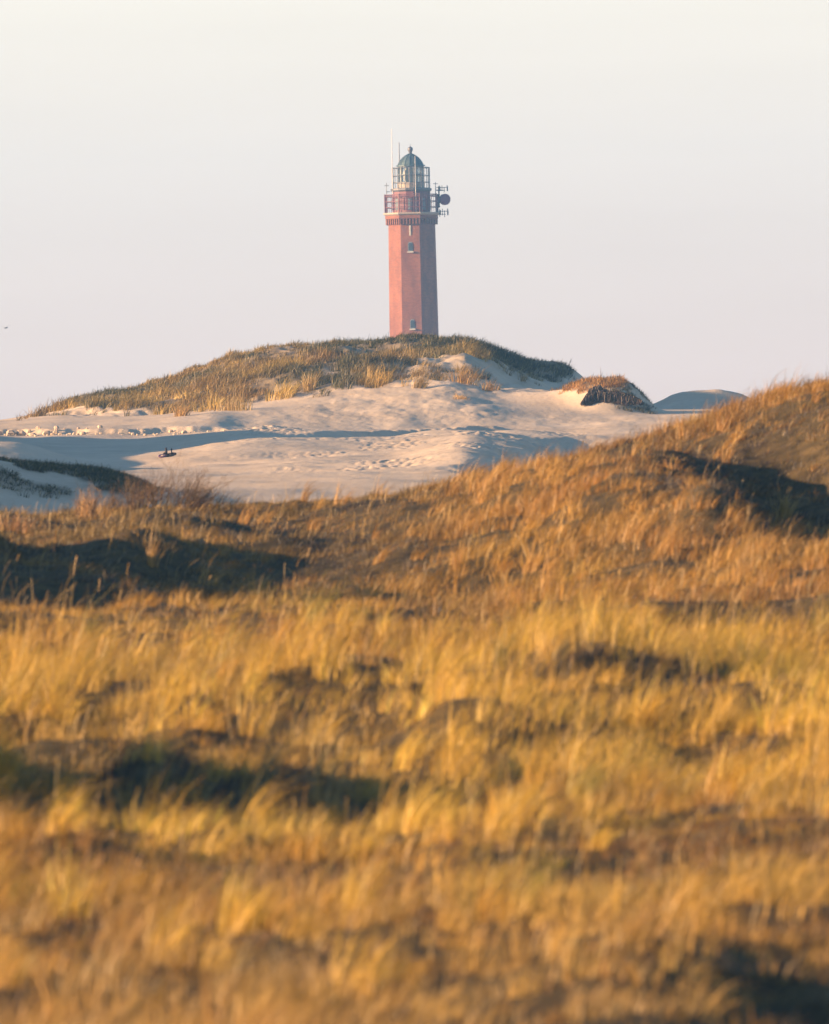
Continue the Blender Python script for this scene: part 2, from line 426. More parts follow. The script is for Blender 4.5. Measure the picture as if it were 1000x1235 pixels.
# the big dune: tussocky relief
big = sstep(448, 456, Wy) * (1 - sstep(490, 510, Wy)) * sstep(30, 120, PXg) * (1 - sstep(680, 740, PXg))
Z += big * (0.60 * fbm(Wx, Wy * 0.8, 4.0, 81, 3) + 0.34 * fbm(Wx, Wy, 1.5, 83, 3))
bump(733, 449, 1.45, 2.1, 3.4, 3.0)
bump(690, 450, 0.75, 2.2, 3.4, 2.0)
bump(655, 452, 0.3, 2.2, 3.4, 2.0)
bump(766, 449.5, 0.8, 1.3, 2.6, 2.0)
bump(575, 464, 0.7, 1.5, 4.0)
bump(640, 463, -0.4, 2.2, 5.0)
bump(848, 497, 1.6, 2.9, 5.0, 2.2)
bump(900, 498, 0.75, 2.0, 5.0, 2.0)
bump(815, 495, 0.35, 1.0, 3.0)
Z += 0.10 * fbm(Wx, Wy * 0.5, 1.6, 87, 3) * sstep(484, 490, Wy) * (1 - sstep(520, 540, Wy)) * sstep(12, 15, Wx)
# vegetation litter on the ground (0 bare sand .. 1 covered)
PXs, ROWs = seen(Wx, Wy, Z)
litter = sstep(26, 40, Wy) * (1 - sstep(163, 176, Wy))
edge = np.interp(PXs, [0, 60, 100, 150, 200, 250, 300, 350, 400, 450, 500, 550, 600, 650, 690, 700], [506, 497, 496, 496, 498, 495, 485, 476, 471, 468, 462, 456, 462, 460, 458, 400])
n_e = 12 * fbm(Wx, Wy, 2.2, 91, 3)
cover = np.clip((edge + n_e - ROWs) / 8.0, 0, 1) * sstep(446, 452, Wy)
patch = fbm(Wx, Wy * 0.7, 3.2, 93, 3)
bare = np.exp(-(((PXs - 515) / 85) ** 2 + ((ROWs - 446) / 20) ** 2)) * 0.9 + np.exp(-(((PXs - 640) / 60) ** 2 + ((ROWs - 463) / 16) ** 2)) * 0.8 + np.exp(-(((PXs - 395) / 22) ** 2 + ((ROWs - 452) / 9) ** 2))
COVER = np.clip(cover * (1.0 - np.clip(bare * 1.15 + 0.9 * np.clip(patch - 0.05, -0.3, 1), 0, 1)), 0, 1) * (Wy < 505)
mound = np.exp(-((PXs - 708) / 55.0) ** 4) * sstep(474, 462, ROWs + 4 * fbm(Wx, Wy, 1.0, 95, 2)) * (Wy > 440) * (Wy < 458)
COVER = np.maximum(COVER, mound)
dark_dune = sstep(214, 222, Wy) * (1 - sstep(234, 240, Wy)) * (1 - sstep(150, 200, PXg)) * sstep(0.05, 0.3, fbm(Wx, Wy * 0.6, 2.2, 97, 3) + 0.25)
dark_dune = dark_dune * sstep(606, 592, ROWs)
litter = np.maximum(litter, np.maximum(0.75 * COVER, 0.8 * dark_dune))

nr, nc = Z.shape
co = np.stack([Wx, Wy, Z], -1).reshape(-1, 3)
ii = (np.arange(nr - 1)[:, None] * nc + np.arange(nc - 1)[None, :]).ravel()
quads = np.stack([ii, ii + 1, ii + 1 + nc, ii + nc], -1)
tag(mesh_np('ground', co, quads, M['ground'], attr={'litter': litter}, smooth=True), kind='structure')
b = MB(); b.box((0, 0, -0.55), (16000, 16000, 1.0)); tag(b.build('sea', simple('flat_sea', (0.05, 0.08, 0.1), 0.25, 0, 0.1, 0.01)), kind='structure')


def sample(A, x, Y):
    x, Y = np.asarray(x, float), np.asarray(Y, float)
    p = x / Y * F + 500.0 - 1.5
    fi = np.clip(np.interp(Y, YR, np.arange(nr)), 0, nr - 1.001); fj = np.clip(np.interp(p, PX, np.arange(nc)), 0, nc - 1.001)
    i, j = fi.astype(int), fj.astype(int); a, c = fi - i, fj - j
    return (A[i, j] * (1 - a) * (1 - c) + A[i + 1, j] * a * (1 - c) + A[i, j + 1] * (1 - a) * c + A[i + 1, j + 1] * a * c)


def H(x, Y): return sample(Z, x, Y)


def on_x(px, Y): return (px - 500.0) / F * Y


def spot(px, row, Y0, Y1):
    """where the line of sight through a photo point meets the ground between two distances"""
    Ys = np.linspace(Y0, Y1, 900)
    x, z = at(px, row, Ys)
    hit = np.nonzero(H(x, Ys) >= z)[0]
    i = hit[0] if len(hit) else len(Ys) - 1
    return float(x[i]), float(Ys[i]), float(H(x[i], Ys[i]))


# ------------------------------------------------------------------ grass
def blades(base, h, w, dirx, diry, bend, tint, tipw=0.15, K=4, tipc=1.0):
    """ribbons: base (n,3); height, width; lean direction; bend 0..1.2; one tint per blade"""
    n = len(h)
    t = np.linspace(0, 1, K)[None, :]
    hor = (0.15 * bend[:, None] * t + 0.85 * bend[:, None] * t ** 2.2) * h[:, None]
    ver = h[:, None] * (t - 0.42 * np.clip(bend[:, None], 0, 1.3) * t ** 2.6)
    cx = base[:, 0, None] + dirx[:, None] * hor; cy = base[:, 1, None] + diry[:, None] * hor; cz = base[:, 2, None] + ver
    a = rng.uniform(-0.9, 0.9, n)[:, None]
    ww = w[:, None] * 0.5 * (1 - (1 - tipw) * t ** 1.5)
    ox, oy = np.cos(a) * ww, np.sin(a) * ww
    V = np.empty((n, K, 2, 3), np.float32)
    V[:, :, 0, 0], V[:, :, 0, 1], V[:, :, 0, 2] = cx - ox, cy - oy, cz
    V[:, :, 1, 0], V[:, :, 1, 1], V[:, :, 1, 2] = cx + ox, cy + oy, cz
    b0 = (np.arange(n) * K * 2)[:, None] + (np.arange(K - 1) * 2)[None, :]
    Q = np.stack([b0, b0 + 1, b0 + 3, b0 + 2], -1).reshape(-1, 4)
    T = np.repeat(tint[:, None, :], K * 2, 1).reshape(-1, 3)
    return V.reshape(-1, 3), Q, T


def join(parts):
    vs, qs, ts, o = [], [], [], 0
    for v, q, t in parts:
        vs.append(v); qs.append(q + o); ts.append(t); o += len(v)
    return np.concatenate(vs), np.concatenate(qs), np.concatenate(ts)


STRAW = np.array([0.62, 0.40, 0.062]); GOLD = np.array([0.47, 0.245, 0.03]); RUST = np.array([0.24, 0.105, 0.022]); OLIVE = np.array([0.16, 0.128, 0.042]); DARK = np.array([0.055, 0.055, 0.025])
PALE = np.array([0.56, 0.40, 0.17]); BROWN = np.array([0.17, 0.085, 0.035])


def mixc(a, b, f): return a + (b - a) * f[:, None]


def clumps(cx, cy, per, hgt, rad, width, tint, wind=0.35, spread=0.45, seedheads=0.03, jit=0.25):
    """tussocks: cx, cy (n); hgt, rad (n); tint (n,3); per blades each"""
    n = len(cx); N = n * per
    idx = np.repeat(np.arange(n), per)
    ang = rng.uniform(0, 2 * math.pi, N); rr = np.sqrt(rng.uniform(0, 1, N)) * rad[idx]
    bx, by = cx[idx] + np.cos(ang) * rr, cy[idx] + np.sin(ang) * rr
    bz = H(bx, by) - 0.03
    h = hgt[idx] * rng.uniform(0.45, 1.1, N)
    out = spread * rr / np.maximum(rad[idx], 1e-3)
    cw = (wind + rng.normal(0, 0.22, n))[idx]
    lx = np.cos(ang) * out + cw + rng.normal(0, 0.16, N); ly = np.sin(ang) * out + 0.1 + rng.normal(0, 0.16, N)
    bend = np.hypot(lx, ly); dx, dy = lx / (bend + 1e-6), ly / (bend + 1e-6)
    c = tint[idx] * (1 + jit * rng.normal(0, 1, N))[:, None]
    c = np.clip(mixc(c, np.broadcast_to(PALE, c.shape), (rng.uniform(0, 1, N) < 0.10) * 0.6), 0.01, 0.8)
    w = width * rng.uniform(0.6, 1.25, N)
    sh = rng.uniform(0, 1, N) < seedheads
    h = np.where(sh, h * 1.25 + 0.1 * hgt[idx], h); bend = np.where(sh, bend * 0.5, np.clip(bend, 0, 1.25))
    return blades(np.stack([bx, by, bz], -1), h, w, dx, dy, bend, c, tipw=0.2)


def scatter(Y0, Y1, dens, p0=-110, p1=1110):
    a, c = (p0 - 500) / F, (p1 - 500) / F
    n = int((c - a) * (Y1 ** 2 - Y0 ** 2) / 2 * dens)
    Y = np.sqrt(rng.uniform(Y0 ** 2, Y1 ** 2, n)); x = rng.uniform(a, c, n) * Y
    return x, Y


def meadow_tint(x, Y, seed=100):
    f1 = fbm(x, Y * 0.45, 6.0, seed, 3); f2 = fbm(x, Y * 0.6, 1.9, seed + 3, 3)
    t = mixc(np.broadcast_to(STRAW, (len(x), 3)), np.broadcast_to(GOLD, (len(x), 3)), np.clip(0.5 + f2 * 1.2, 0, 1))
    t = mixc(t, np.broadcast_to(RUST, t.shape), np.clip(0.25 + 1.6 * f1, 0, 0.85))
    g = fbm(x, Y * 0.6, 2.6, seed + 9, 3)
    return mixc(t, np.broadcast_to(OLIVE, t.shape), np.clip(1.9 * (g - 0.12), 0, 0.9))


HEATH_SHADE = [(80, 129, 5.0, 4.5), (300, 144, 4.0, 3.5), (100, 152, 1.5, 2.5), (420, 133, 2.5, 3.0), (40, 119, 4.0, 2.5), (915, 147, 2.4, 5.0), (975, 132, 1.8, 3.0), (960, 109, 1.1, 2.2), (940, 48, 0.55, 2.0),
         (130, 72.5, 2.2, 2.4), (430, 71.5, 1.5, 2.2), (790, 72, 0.7, 2.2), (560, 72, 0.6, 1.5), (720, 92, 0.4, 2.0), (500, 99, 0.7, 2.0), (470, 113.5, 1.6, 1.2), (850, 137, 2.0, 4.5), (740, 140, 0.9, 3.5)]  # mats laid over the shadow bands, deepening the shade by colour


def heath_shade(x, Y):
    """low dark crowberry mats; their dark tint also stands in for shade"""
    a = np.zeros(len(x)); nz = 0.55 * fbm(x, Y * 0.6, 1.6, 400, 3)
    for px, y0, sx, sy in HEATH_SHADE:
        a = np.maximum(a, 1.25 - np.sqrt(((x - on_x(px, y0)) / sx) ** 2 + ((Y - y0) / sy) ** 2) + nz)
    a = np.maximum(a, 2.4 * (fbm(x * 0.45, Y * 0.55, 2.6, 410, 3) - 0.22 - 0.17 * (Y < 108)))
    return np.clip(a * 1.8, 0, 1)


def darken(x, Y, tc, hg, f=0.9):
    a = heath_shade(x, Y); mixed = rng.uniform(0, 1, len(x)) < a * f
    tc = np.where(mixed[:, None], HEATH_SHADE_C * rng.uniform(0.6, 1.5, (len(x), 1)), tc)
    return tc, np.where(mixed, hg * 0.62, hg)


HEATH_SHADE_C = np.array([[0.060, 0.045, 0.036]])
def stems(Y0, Y1, dens, h0, h1, w):
    x, Y = scatter(Y0, Y1, dens); n_ = len(x)
    g = fbm(x, Y * 0.5, 1.8, 500, 3); ok = rng.uniform(0, 1, n_) < np.clip(0.5 + 1.3 * g, 0.03, 1); x, Y = x[ok], Y[ok]; n_ = len(x)
    b_ = rng.normal(0.35, 0.28, n_); a_ = rng.normal(0, 0.5, n_)
    c_ = mixc(np.broadcast_to(PALE, (n_, 3)), np.broadcast_to(GOLD, (n_, 3)), rng.uniform(0, 1, n_)) * rng.uniform(0.6, 1.15, (n_, 1))
    return blades(np.stack([x, Y, H(x, Y) - 0.02], -1), rng.uniform(h0, h1, n_), np.full(n_, w) * rng.uniform(0.7, 1.3, n_), np.sign(b_) * np.cos(a_), np.sin(a_), np.clip(np.abs(b_), 0, 1.1), c_, tipw=1.1)


# foreground meadow
x, Y = scatter(31, 114, 4.6)
f = fbm(x * 0.5, Y * 0.7, 2.2, 111, 3)
keep = rng.uniform(0, 1, len(x)) < np.clip(0.85 + 0.7 * f, 0.55, 1)
x, Y, f = x[keep], Y[keep], f[keep]
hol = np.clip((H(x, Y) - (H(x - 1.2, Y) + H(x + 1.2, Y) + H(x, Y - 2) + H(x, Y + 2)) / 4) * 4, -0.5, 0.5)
hg = np.clip(0.46 + 0.50 * f + 0.25 * hol + rng.normal(0, 0.09, len(x)), 0.16, 1.0) * (1 + 0.25 * np.exp(-((Y - 90) / 9.0) ** 2))
tc = meadow_tint(x, Y)
warm = np.exp(-((Y - 84) / 14.0) ** 2)
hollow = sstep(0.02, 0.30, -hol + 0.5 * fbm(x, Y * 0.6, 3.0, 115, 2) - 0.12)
tc = mixc(tc, np.broadcast_to(np.array([0.16, 0.105, 0.06]), tc.shape), 0.75 * hollow)  # darker tint paints extra shade into the hollows
tc = mixc(tc, np.broadcast_to(STRAW * np.array([1.1, 1.05, 0.9]), tc.shape), warm * np.clip(0.45 + 0.6 * f, 0, 0.8))
low = np.clip((62 - Y) / 18, 0, 1); tc = mixc(tc, np.broadcast_to(np.array([0.34, 0.19, 0.085]), tc.shape), 0.55 * low)
tc = tc * np.clip(rng.normal(1.0, 0.16, len(x)), 0.55, 1.4)[:, None]
hg = hg * (0.82 - 0.16 * sstep(72, 55, Y)) * (1 - 0.42 * sstep(95, 106, Y))
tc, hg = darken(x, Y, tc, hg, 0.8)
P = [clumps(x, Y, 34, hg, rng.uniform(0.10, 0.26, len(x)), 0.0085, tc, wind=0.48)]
x, Y = scatter(48, 102, 0.5)                      # big wind-bent tussocks
n_ = fbm(x * 0.5, Y * 0.7, 2.2, 111, 3); ok = rng.uniform(0, 1, len(x)) < np.clip(0.55 + 1.0 * n_, 0.1, 1); x, Y = x[ok], Y[ok]
tc = mixc(np.broadcast_to(STRAW * 1.08, (len(x), 3)), np.broadcast_to(GOLD, (len(x), 3)), rng.uniform(0, 1, len(x)) ** 1.5); tc = mixc(tc, np.broadcast_to(np.array([0.25, 0.22, 0.05]), tc.shape), (rng.uniform(0, 1, len(x)) < 0.2) * 0.8)
tc = mixc(tc, np.broadcast_to(np.array([0.17, 0.12, 0.065]), tc.shape), 0.75 * heath_shade(x, Y))  # tussocks on the mats take a painted shade tint too
P.append(clumps(x, Y, 60, rng.uniform(0.5, 0.95, len(x)) * (1 - 0.3 * sstep(70, 55, Y)), rng.uniform(0.08, 0.2, len(x)), 0.010, tc, wind=0.62, spread=0.3, seedheads=0.06, jit=0.2))
P.append(stems(50, 113, 4.0, 0.30, 0.7, 0.006))
x, Y = scatter(31, 114, 9.0)                       # short under-growth
tc = mixc(meadow_tint(x, Y, 140), np.broadcast_to(BROWN, (len(x), 3)), rng.uniform(0.2, 0.9, len(x)))
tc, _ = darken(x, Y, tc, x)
P.append(clumps(x, Y, 10, rng.uniform(0.10, 0.26, len(x)), rng.uniform(0.1, 0.3, len(x)), 0.010, tc, spread=0.9, seedheads=0))
v, q, t = join(P)
tag(mesh_np('meadow_grass', v, q, M['grass'], t), 'golden dry marram grass covering the foreground dunes', 'grass', kind='stuff')

# slope and hill behind it
x, Y = scatter(113, 172, 5.2)
p, r = seen(x, Y, H(x, Y))
f = fbm(x * 0.6, Y * 0.6, 2.4, 211, 3)
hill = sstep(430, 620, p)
keep = rng.uniform(0, 1, len(x)) < np.clip(0.85 + 0.8 * f, 0.35, 1)
x, Y, f, p, r, hill = x[keep], Y[keep], f[keep], p[keep], r[keep], hill[keep]
tc = meadow_tint(x, Y, 240)
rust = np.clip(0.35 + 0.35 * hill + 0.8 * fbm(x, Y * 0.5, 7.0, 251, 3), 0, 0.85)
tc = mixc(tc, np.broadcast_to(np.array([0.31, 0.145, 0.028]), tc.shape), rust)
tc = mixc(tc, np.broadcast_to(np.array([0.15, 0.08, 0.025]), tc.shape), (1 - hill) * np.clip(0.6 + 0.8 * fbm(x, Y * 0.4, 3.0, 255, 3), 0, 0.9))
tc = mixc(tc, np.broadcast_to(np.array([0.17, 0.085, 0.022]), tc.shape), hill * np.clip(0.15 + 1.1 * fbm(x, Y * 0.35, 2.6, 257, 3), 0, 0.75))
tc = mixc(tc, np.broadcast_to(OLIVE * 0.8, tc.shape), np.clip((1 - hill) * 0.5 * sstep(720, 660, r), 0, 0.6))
hg = np.clip(0.36 + 0.34 * f + rng.normal(0, 0.12, len(x)), 0.10, 0.9) * (0.50 + 0.34 * hill)
ck = rng.normal(1.0, 0.22, len(x)); tc = tc * np.clip(ck, 0.5, 1.5)[:, None]
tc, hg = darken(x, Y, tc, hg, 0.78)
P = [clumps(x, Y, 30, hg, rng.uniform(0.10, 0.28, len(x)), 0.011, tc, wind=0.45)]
x, Y = scatter(120, 160, 0.36)
ok = (heath_shade(x, Y) < rng.uniform(0.2, 1.3, len(x))) & (x > on_x(rng.uniform(40, 600, len(x)), Y)); x, Y = x[ok], Y[ok]
tc = mixc(np.broadcast_to(np.array([0.46, 0.26, 0.06]), (len(x), 3)), np.broadcast_to(np.array([0.36, 0.18, 0.04]), (len(x), 3)), rng.uniform(0, 1, len(x)))
P.append(clumps(x, Y, 45, rng.uniform(0.4, 0.8, len(x)), rng.uniform(0.08, 0.2, len(x)), 0.012, tc, wind=0.65, spread=0.3, seedheads=0.06))
P.append(stems(113, 166, 2.2, 0.25, 0.55, 0.007))
x, Y = scatter(113, 172, 7.0)
tc = mixc(meadow_tint(x, Y, 260), np.broadcast_to(BROWN, (len(x), 3)), rng.uniform(0.2, 0.9, len(x)))
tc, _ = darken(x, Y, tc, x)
P.append(clumps(x, Y, 9, rng.uniform(0.08, 0.22, len(x)), rng.uniform(0.12, 0.34, len(x)), 0.013, tc, spread=0.9, seedheads=0))
v, q, t = join(P)
tag(mesh_np('hill_grass', v, q, M['grass'], t), 'rusty dry grass covering the slope and the hill on the right', 'grass', kind='stuff')

# big dune below the lighthouse
n = 34000
x = rng.uniform(-26, 14, n); Y = rng.uniform(446, 500, n)
cv = sample(COVER, x, Y)
p, r = seen(x, Y, H(x, Y))
f = fbm(x, Y, 2.6, 311, 3)
keep = rng.uniform(0, 1, n) < cv * np.clip(0.6 + 1.2 * f, 0.05, 1) * np.where(Y > 484, 0.35, 1)
x, Y, f, p, r = x[keep], Y[keep], f[keep], p[keep], r[keep]
tc = mixc(np.broadcast_to(np.array([0.41, 0.265, 0.055]), (len(x), 3)), np.broadcast_to(np.array([0.22, 0.125, 0.032]), (len(x), 3)), np.clip(0.5 + 1.2 * fbm(x, Y, 4.0, 321, 3), 0, 1))
grn = np.clip(0.25 + 2.6 * fbm(x, Y, 3.4, 331, 3) + 0.75 * sstep(360, 480, p) * sstep(467, 473, Y), 0, 1)
tc = mixc(tc, np.broadcast_to(np.array([0.06, 0.062, 0.022]), tc.shape), grn * 0.9)
topd = sstep(466, 471, Y + 2 * fbm(x, Y, 2.0, 341, 2)) * sstep(240, 420, p) * np.clip(0.95 + 0.7 * fbm(x, Y, 1.5, 343, 2), 0, 1)
tc = mixc(tc, np.broadcast_to(np.array([0.055, 0.055, 0.02]), tc.shape), topd)
mnd = (p > 690) & (Y < 458)
tc[mnd] = np.array([0.30, 0.15, 0.04])
tc = tc * np.clip(rng.normal(0.9, 0.28, len(x)), 0.3, 1.6)[:, None]
hg = np.clip(0.62 + 0.5 * f + rng.normal(0, 0.16, len(x)), 0.2, 1.3) * np.where(Y > 470, 0.62, 1.0) * np.where(mnd, 0.5, 1)
P = [clumps(x, Y, 15, hg, rng.uniform(0.15, 0.4, len(x)), 0.03, tc, wind=0.42, spread=0.6)]
xm = on_x(rng.uniform(655, 752, 1500), 449.0) ; Ym = rng.uniform(445.5, 453, 1500); pm, rm = seen(xm, Ym, H(xm, Ym))
km = (rm + rng.uniform(0, 9, 1500) < 474 + 9 * fbm(xm, Ym, 0.9, 333, 2) - 0.10 * np.abs(pm - 700)) & (fbm(xm, Ym, 0.7, 335, 2) > -0.3)
xm, Ym = xm[km], Ym[km]
P.append(clumps(xm, Ym, 14, rng.uniform(0.12, 0.55, len(xm)), rng.uniform(0.12, 0.3, len(xm)), 0.03, np.array([[0.34, 0.17, 0.04]]) * np.clip(rng.normal(1, 0.35, (len(xm), 1)), 0.2, 1.6), wind=0.3, spread=0.8))
xm = on_x(rng.uniform(738, 792, 420), 449.0); Ym = rng.uniform(444.5, 453, 420); pm, rm = seen(xm, Ym, H(xm, Ym)); km = fbm(xm, Ym, 0.9, 337, 2) > -0.15
xm, Ym = xm[km], Ym[km]
P.append(clumps(xm, Ym, 12, rng.uniform(0.1, 0.4, len(xm)), rng.uniform(0.12, 0.3, len(xm)), 0.03, np.array([[0.085, 0.075, 0.04]]) * rng.uniform(0.5, 1.5, (len(xm), 1)), wind=0.2, spread=0.9))
# scrub in the shaded hollow, far left
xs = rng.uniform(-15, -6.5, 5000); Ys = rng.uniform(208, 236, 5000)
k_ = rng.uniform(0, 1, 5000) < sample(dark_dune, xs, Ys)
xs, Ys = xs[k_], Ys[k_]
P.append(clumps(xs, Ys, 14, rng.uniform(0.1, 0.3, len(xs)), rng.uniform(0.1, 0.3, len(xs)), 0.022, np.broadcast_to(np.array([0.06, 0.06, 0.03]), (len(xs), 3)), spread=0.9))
v, q, t = join(P)
tag(mesh_np('dune_grass', v, q, M['grass'], t), 'tussocks of grass covering the big sandy dune below the lighthouse', 'grass', kind='stuff')


# ------------------------------------------------------------------ single tufts one can tell apart
def tuft(px, row, Y0, Y1, h, rad, n, col, w, label, wind=0.3, spread=0.5, name='grass_tuft', group=None, sh=0.08):
    x0, y0, z0 = spot(px, row, Y0, Y1)
    m = max(3, n // 30)
    cx = x0 + rng.normal(0, rad * 0.5, m); cy = y0 + rng.normal(0, rad * 0.5, m)
    v, q, t = clumps(cx, cy, 30, np.full(m, h) * rng.uniform(0.75, 1.1, m), np.full(m, rad * 0.6), w, np.tile(np.array(col), (m, 1)), wind, spread, sh)
    v = v - np.array([x0, y0, z0], np.float32)
    o = mesh_np(name, v, q, M['grass'], t); o.location = (x0, y0, z0)
    return tag(o, label, 'grass tuft', group)


TG = 'tall grass tufts on the big dune'
YEL = (0.50, 0.33, 0.07); TAN = (0.36, 0.235, 0.075); ORG = (0.38, 0.19, 0.05)
tuft(345, 479, 440, 470, 1.25, 0.75, 240, YEL, 0.034, 'brightest yellow grass tuft at the foot of the big dune', group=TG)
tuft(372, 470, 440, 470, 1.6, 0.45, 150, TAN, 0.034, 'tall thin tan grass tuft just right of the brightest yellow tuft', group=TG)
tuft(276, 495, 440, 470, 1.25, 1.1, 240, TAN, 0.034, 'wide tan grass tuft at the lower left edge of the dune grass, above bare sand', group=TG)
tuft(216, 502, 438, 470, 1.05, 0.6, 150, (0.38, 0.22, 0.06), 0.034, 'leftmost tall orange grass tuft, beside a shaded sand patch', group=TG)
tuft(262, 494, 440, 470, 1.4, 0.4, 120, YEL, 0.034, 'narrow yellow grass tuft left of the wide tan tuft', group=TG)
tuft(450, 466, 440, 475, 1.6, 0.6, 200, (0.45, 0.28, 0.06), 0.034, 'golden upright grass tuft left below the lighthouse, above the sand bank', group=TG)
tuft(558, 461, 440, 475, 1.3, 0.8, 200, (0.38, 0.22, 0.07), 0.034, 'fan shaped orange grass tuft right below the lighthouse', group=TG, spread=0.8)
tuft(596, 471, 440, 475, 0.8, 0.6, 120, (0.33, 0.19, 0.07), 0.034, 'short tan grass tuft on sand, rightmost on the face of the big dune', group=TG)
tuft(505, 468, 440, 475, 1.1, 0.45, 120, TAN, 0.034, 'thin leaning grass tuft on pale sand straight below the lighthouse', group=TG, wind=0.5)
tuft(555, 481, 436, 470, 0.35, 0.55, 120, (0.45, 0.26, 0.08), 0.034, 'low flat grass cushion on the sunlit sand bank', group=TG, spread=0.9)
tuft(800, 528, 172, 178, 0.62, 0.35, 120, PALE, 0.012, 'pale straw tuft standing on the hill crest before the shaded sand')
tuft(836, 519, 165, 178, 0.5, 0.12, 60, PALE, 0.012, 'slim pale straw tuft on the hill crest, right of the wider straw tuft')
HG = 'tall leaning grass tufts on the right hill'
LEAN = (0.46, 0.27, 0.08)
tuft(800, 668, 112, 160, 0.95, 0.22, 150, LEAN, 0.011, 'long grass tuft bent over to the right in the middle of the hillside', wind=0.75, spread=0.3, group=HG)
tuft(745, 655, 112, 160, 0.7, 0.3, 150, LEAN, 0.011, 'arching tan grass tuft left of the long bent tuft on the hill', wind=0.7, spread=0.35, group=HG)
tuft(950, 625, 112, 160, 0.75, 0.2, 120, (0.38, 0.25, 0.06), 0.011, 'upright grass tuft in the dark hollow of the hill', wind=0.15, spread=0.3, group=HG)
tuft(890, 700, 112, 160, 0.65, 0.25, 120, LEAN, 0.011, 'tan upright grass tuft below the dark hollow of the hill', wind=0.2, spread=0.3, group=HG)


# ------------------------------------------------------------------ shrubs
def twigs(name, x0, y0, h, spread, n, cols, r, label, cat='shrub', lean=0.25, depth=3, parent_grass=None):
    z0 = float(H(x0, y0)); V, Q, T = [], [], []
    R = random.Random(int(abs(x0) * 1000) + int(h * 100))

    def seg(p, q, ra, rb, c):
        d = (q - p)
        if d.length < 1e-4: return
        d.normalize(); a = d.orthogonal().normalized(); b_ = d.cross(a); o = len(V)
        for cpt, rr in ((p, ra), (q, rb)):
            for kk in range(4):
                t_ = kk * math.pi / 2
                V.append(cpt + a * (math.cos(t_) * rr) + b_ * (math.sin(t_) * rr)); T.append(c)
        for kk in range(4):
            Q.append((o + kk, o + (kk + 1) % 4, o + 4 + (kk + 1) % 4, o + 4 + kk))

    def grow(p, d, ln, ra, lev, c):
        steps = 3
        for s in range(steps):
            d = (d + Vector((R.gauss(0, .2) + 0.05, R.gauss(0, .2), R.gauss(0, .12) + .06))).normalized()
            q_ = p + d * (ln / steps)
            seg(p, q_, ra, ra * 0.8, c); ra *= 0.8; p = q_
            if lev > 0:
                for _ in range(R.choice((1, 1, 2))):
                    dd = (d + Vector((R.gauss(0, .55), R.gauss(0, .55), R.gauss(0.1, .35)))).normalized()
                    grow(p, dd, ln * R.uniform(.4, .65), ra * 0.7, lev - 1, c)
    for _ in range(n):
        a = R.uniform(0, 2 * math.pi); rr = spread * math.sqrt(R.random()) * 0.75
        d = Vector((math.cos(a) * rr / spread * .8 + lean, math.sin(a) * .5, 1.0)).normalized()
        bx, by = x0 + math.cos(a) * rr, y0 + math.sin(a) * rr * .7
        c = R.choice(cols); f_ = R.uniform(.7, 1.25)
        grow(Vector((bx - x0, by - y0, float(H(bx, by)) - z0 - .03)), d, h * R.uniform(.5, .8) * (1 - .35 * rr / spread), r, depth - 1, tuple(cc * f_ for cc in c))
    o = mesh_np(name, np.array([tuple(v_) for v_ in V]), np.array(Q), M['twig'], np.array(T)); o.location = (x0, y0, z0)
    return tag(o, label, cat)


TW = [(0.11, 0.065, 0.035), (0.16, 0.09, 0.045), (0.08, 0.05, 0.035), (0.22, 0.14, 0.07)]
def on(px, Y): return (px - 500.0) / F * Y
twigs('bare_shrub', on(200, 157), 157, 1.35, 0.95, 46, TW, 0.013, 'bare brown twiggy shrub, the tallest on the crest before the sand')
twigs('bare_shrub', on(232, 158), 158, 1.25, 0.6, 34, TW, 0.013, 'spreading bare shrub with open twigs, rightmost of the crest shrubs', lean=0.6)
twigs('bare_shrub', on(160, 156), 156, 1.05, 0.9, 34, TW + [(0.26, 0.16, 0.07)], 0.012, 'loose brown shrub beside the tallest crest shrub, on its left')
tuft(112, 622, 145, 165, 0.75, 0.35, 180, (0.40, 0.22, 0.08), 0.012, 'tan grass tuft at the left end of the bare crest shrubs')
tuft(12, 640, 140, 165, 0.55, 0.3, 140, (0.36, 0.18, 0.06), 0.012, 'brown grass tuft at the far left of the grassy crest')
twigs('bare_shrub', on(128, 156), 156, 0.8, 0.9, 26, TW + [(0.28, 0.17, 0.075)], 0.012, 'low tan bare shrub, leftmost of the crest shrubs')
twigs('thin_plant', on(727, 449), 449, 1.3, 0.05, 1, [(0.14, 0.085, 0.05)], 0.022, 'thin bare plant standing up on the small eroded mound', 'plant', lean=0.05, depth=3)
twigs('thin_plant', on(689, 479), 479, 0.85, 0.2, 1, [(0.12, 0.09, 0.05)], 0.022, 'thin bare plant on the skyline where the big dune ends', 'plant', lean=0.0, depth=3)

# ------------------------------------------------------------------ roots hanging under the small mound
x0, y0, z0 = spot(735, 487, 436, 470)
V_, Q_, T_ = [], [], []
n = 2400
ux = rng.uniform(-1.0, 1.0, n)
sx = x0 + ux * 2.0 + 0.15
arch = (1.0 - 0.25 * ux) * (1 - np.abs(ux) ** 2.2) * (1 + 0.6 * fbm(ux * 3, ux * 0, 1.0, 12, 3)) + 0.12
top = z0 + arch * rng.uniform(0.55, 1.0, n)
sy = y0 - 0.12 + 0.8 * (top - z0) + rng.uniform(-0.25, 0.05, n)
hh = arch * rng.uniform(0.4, 1.0, n)
v, q, t = blades(np.stack([sx, sy, top], -1), -hh, rng.uniform(0.015, 0.06, n), np.ones(n), np.zeros(n), rng.normal(0, 0.25, n), np.tile(np.array([[0.05, 0.032, 0.024]]), (n, 1)) * rng.uniform(.4, 1.8, (n, 1)), tipw=0.5)
e = empty('root_overhang', (x0, y0, z0)); tag(e, 'dark tangle of roots and soil under the small eroded mound', 'roots')
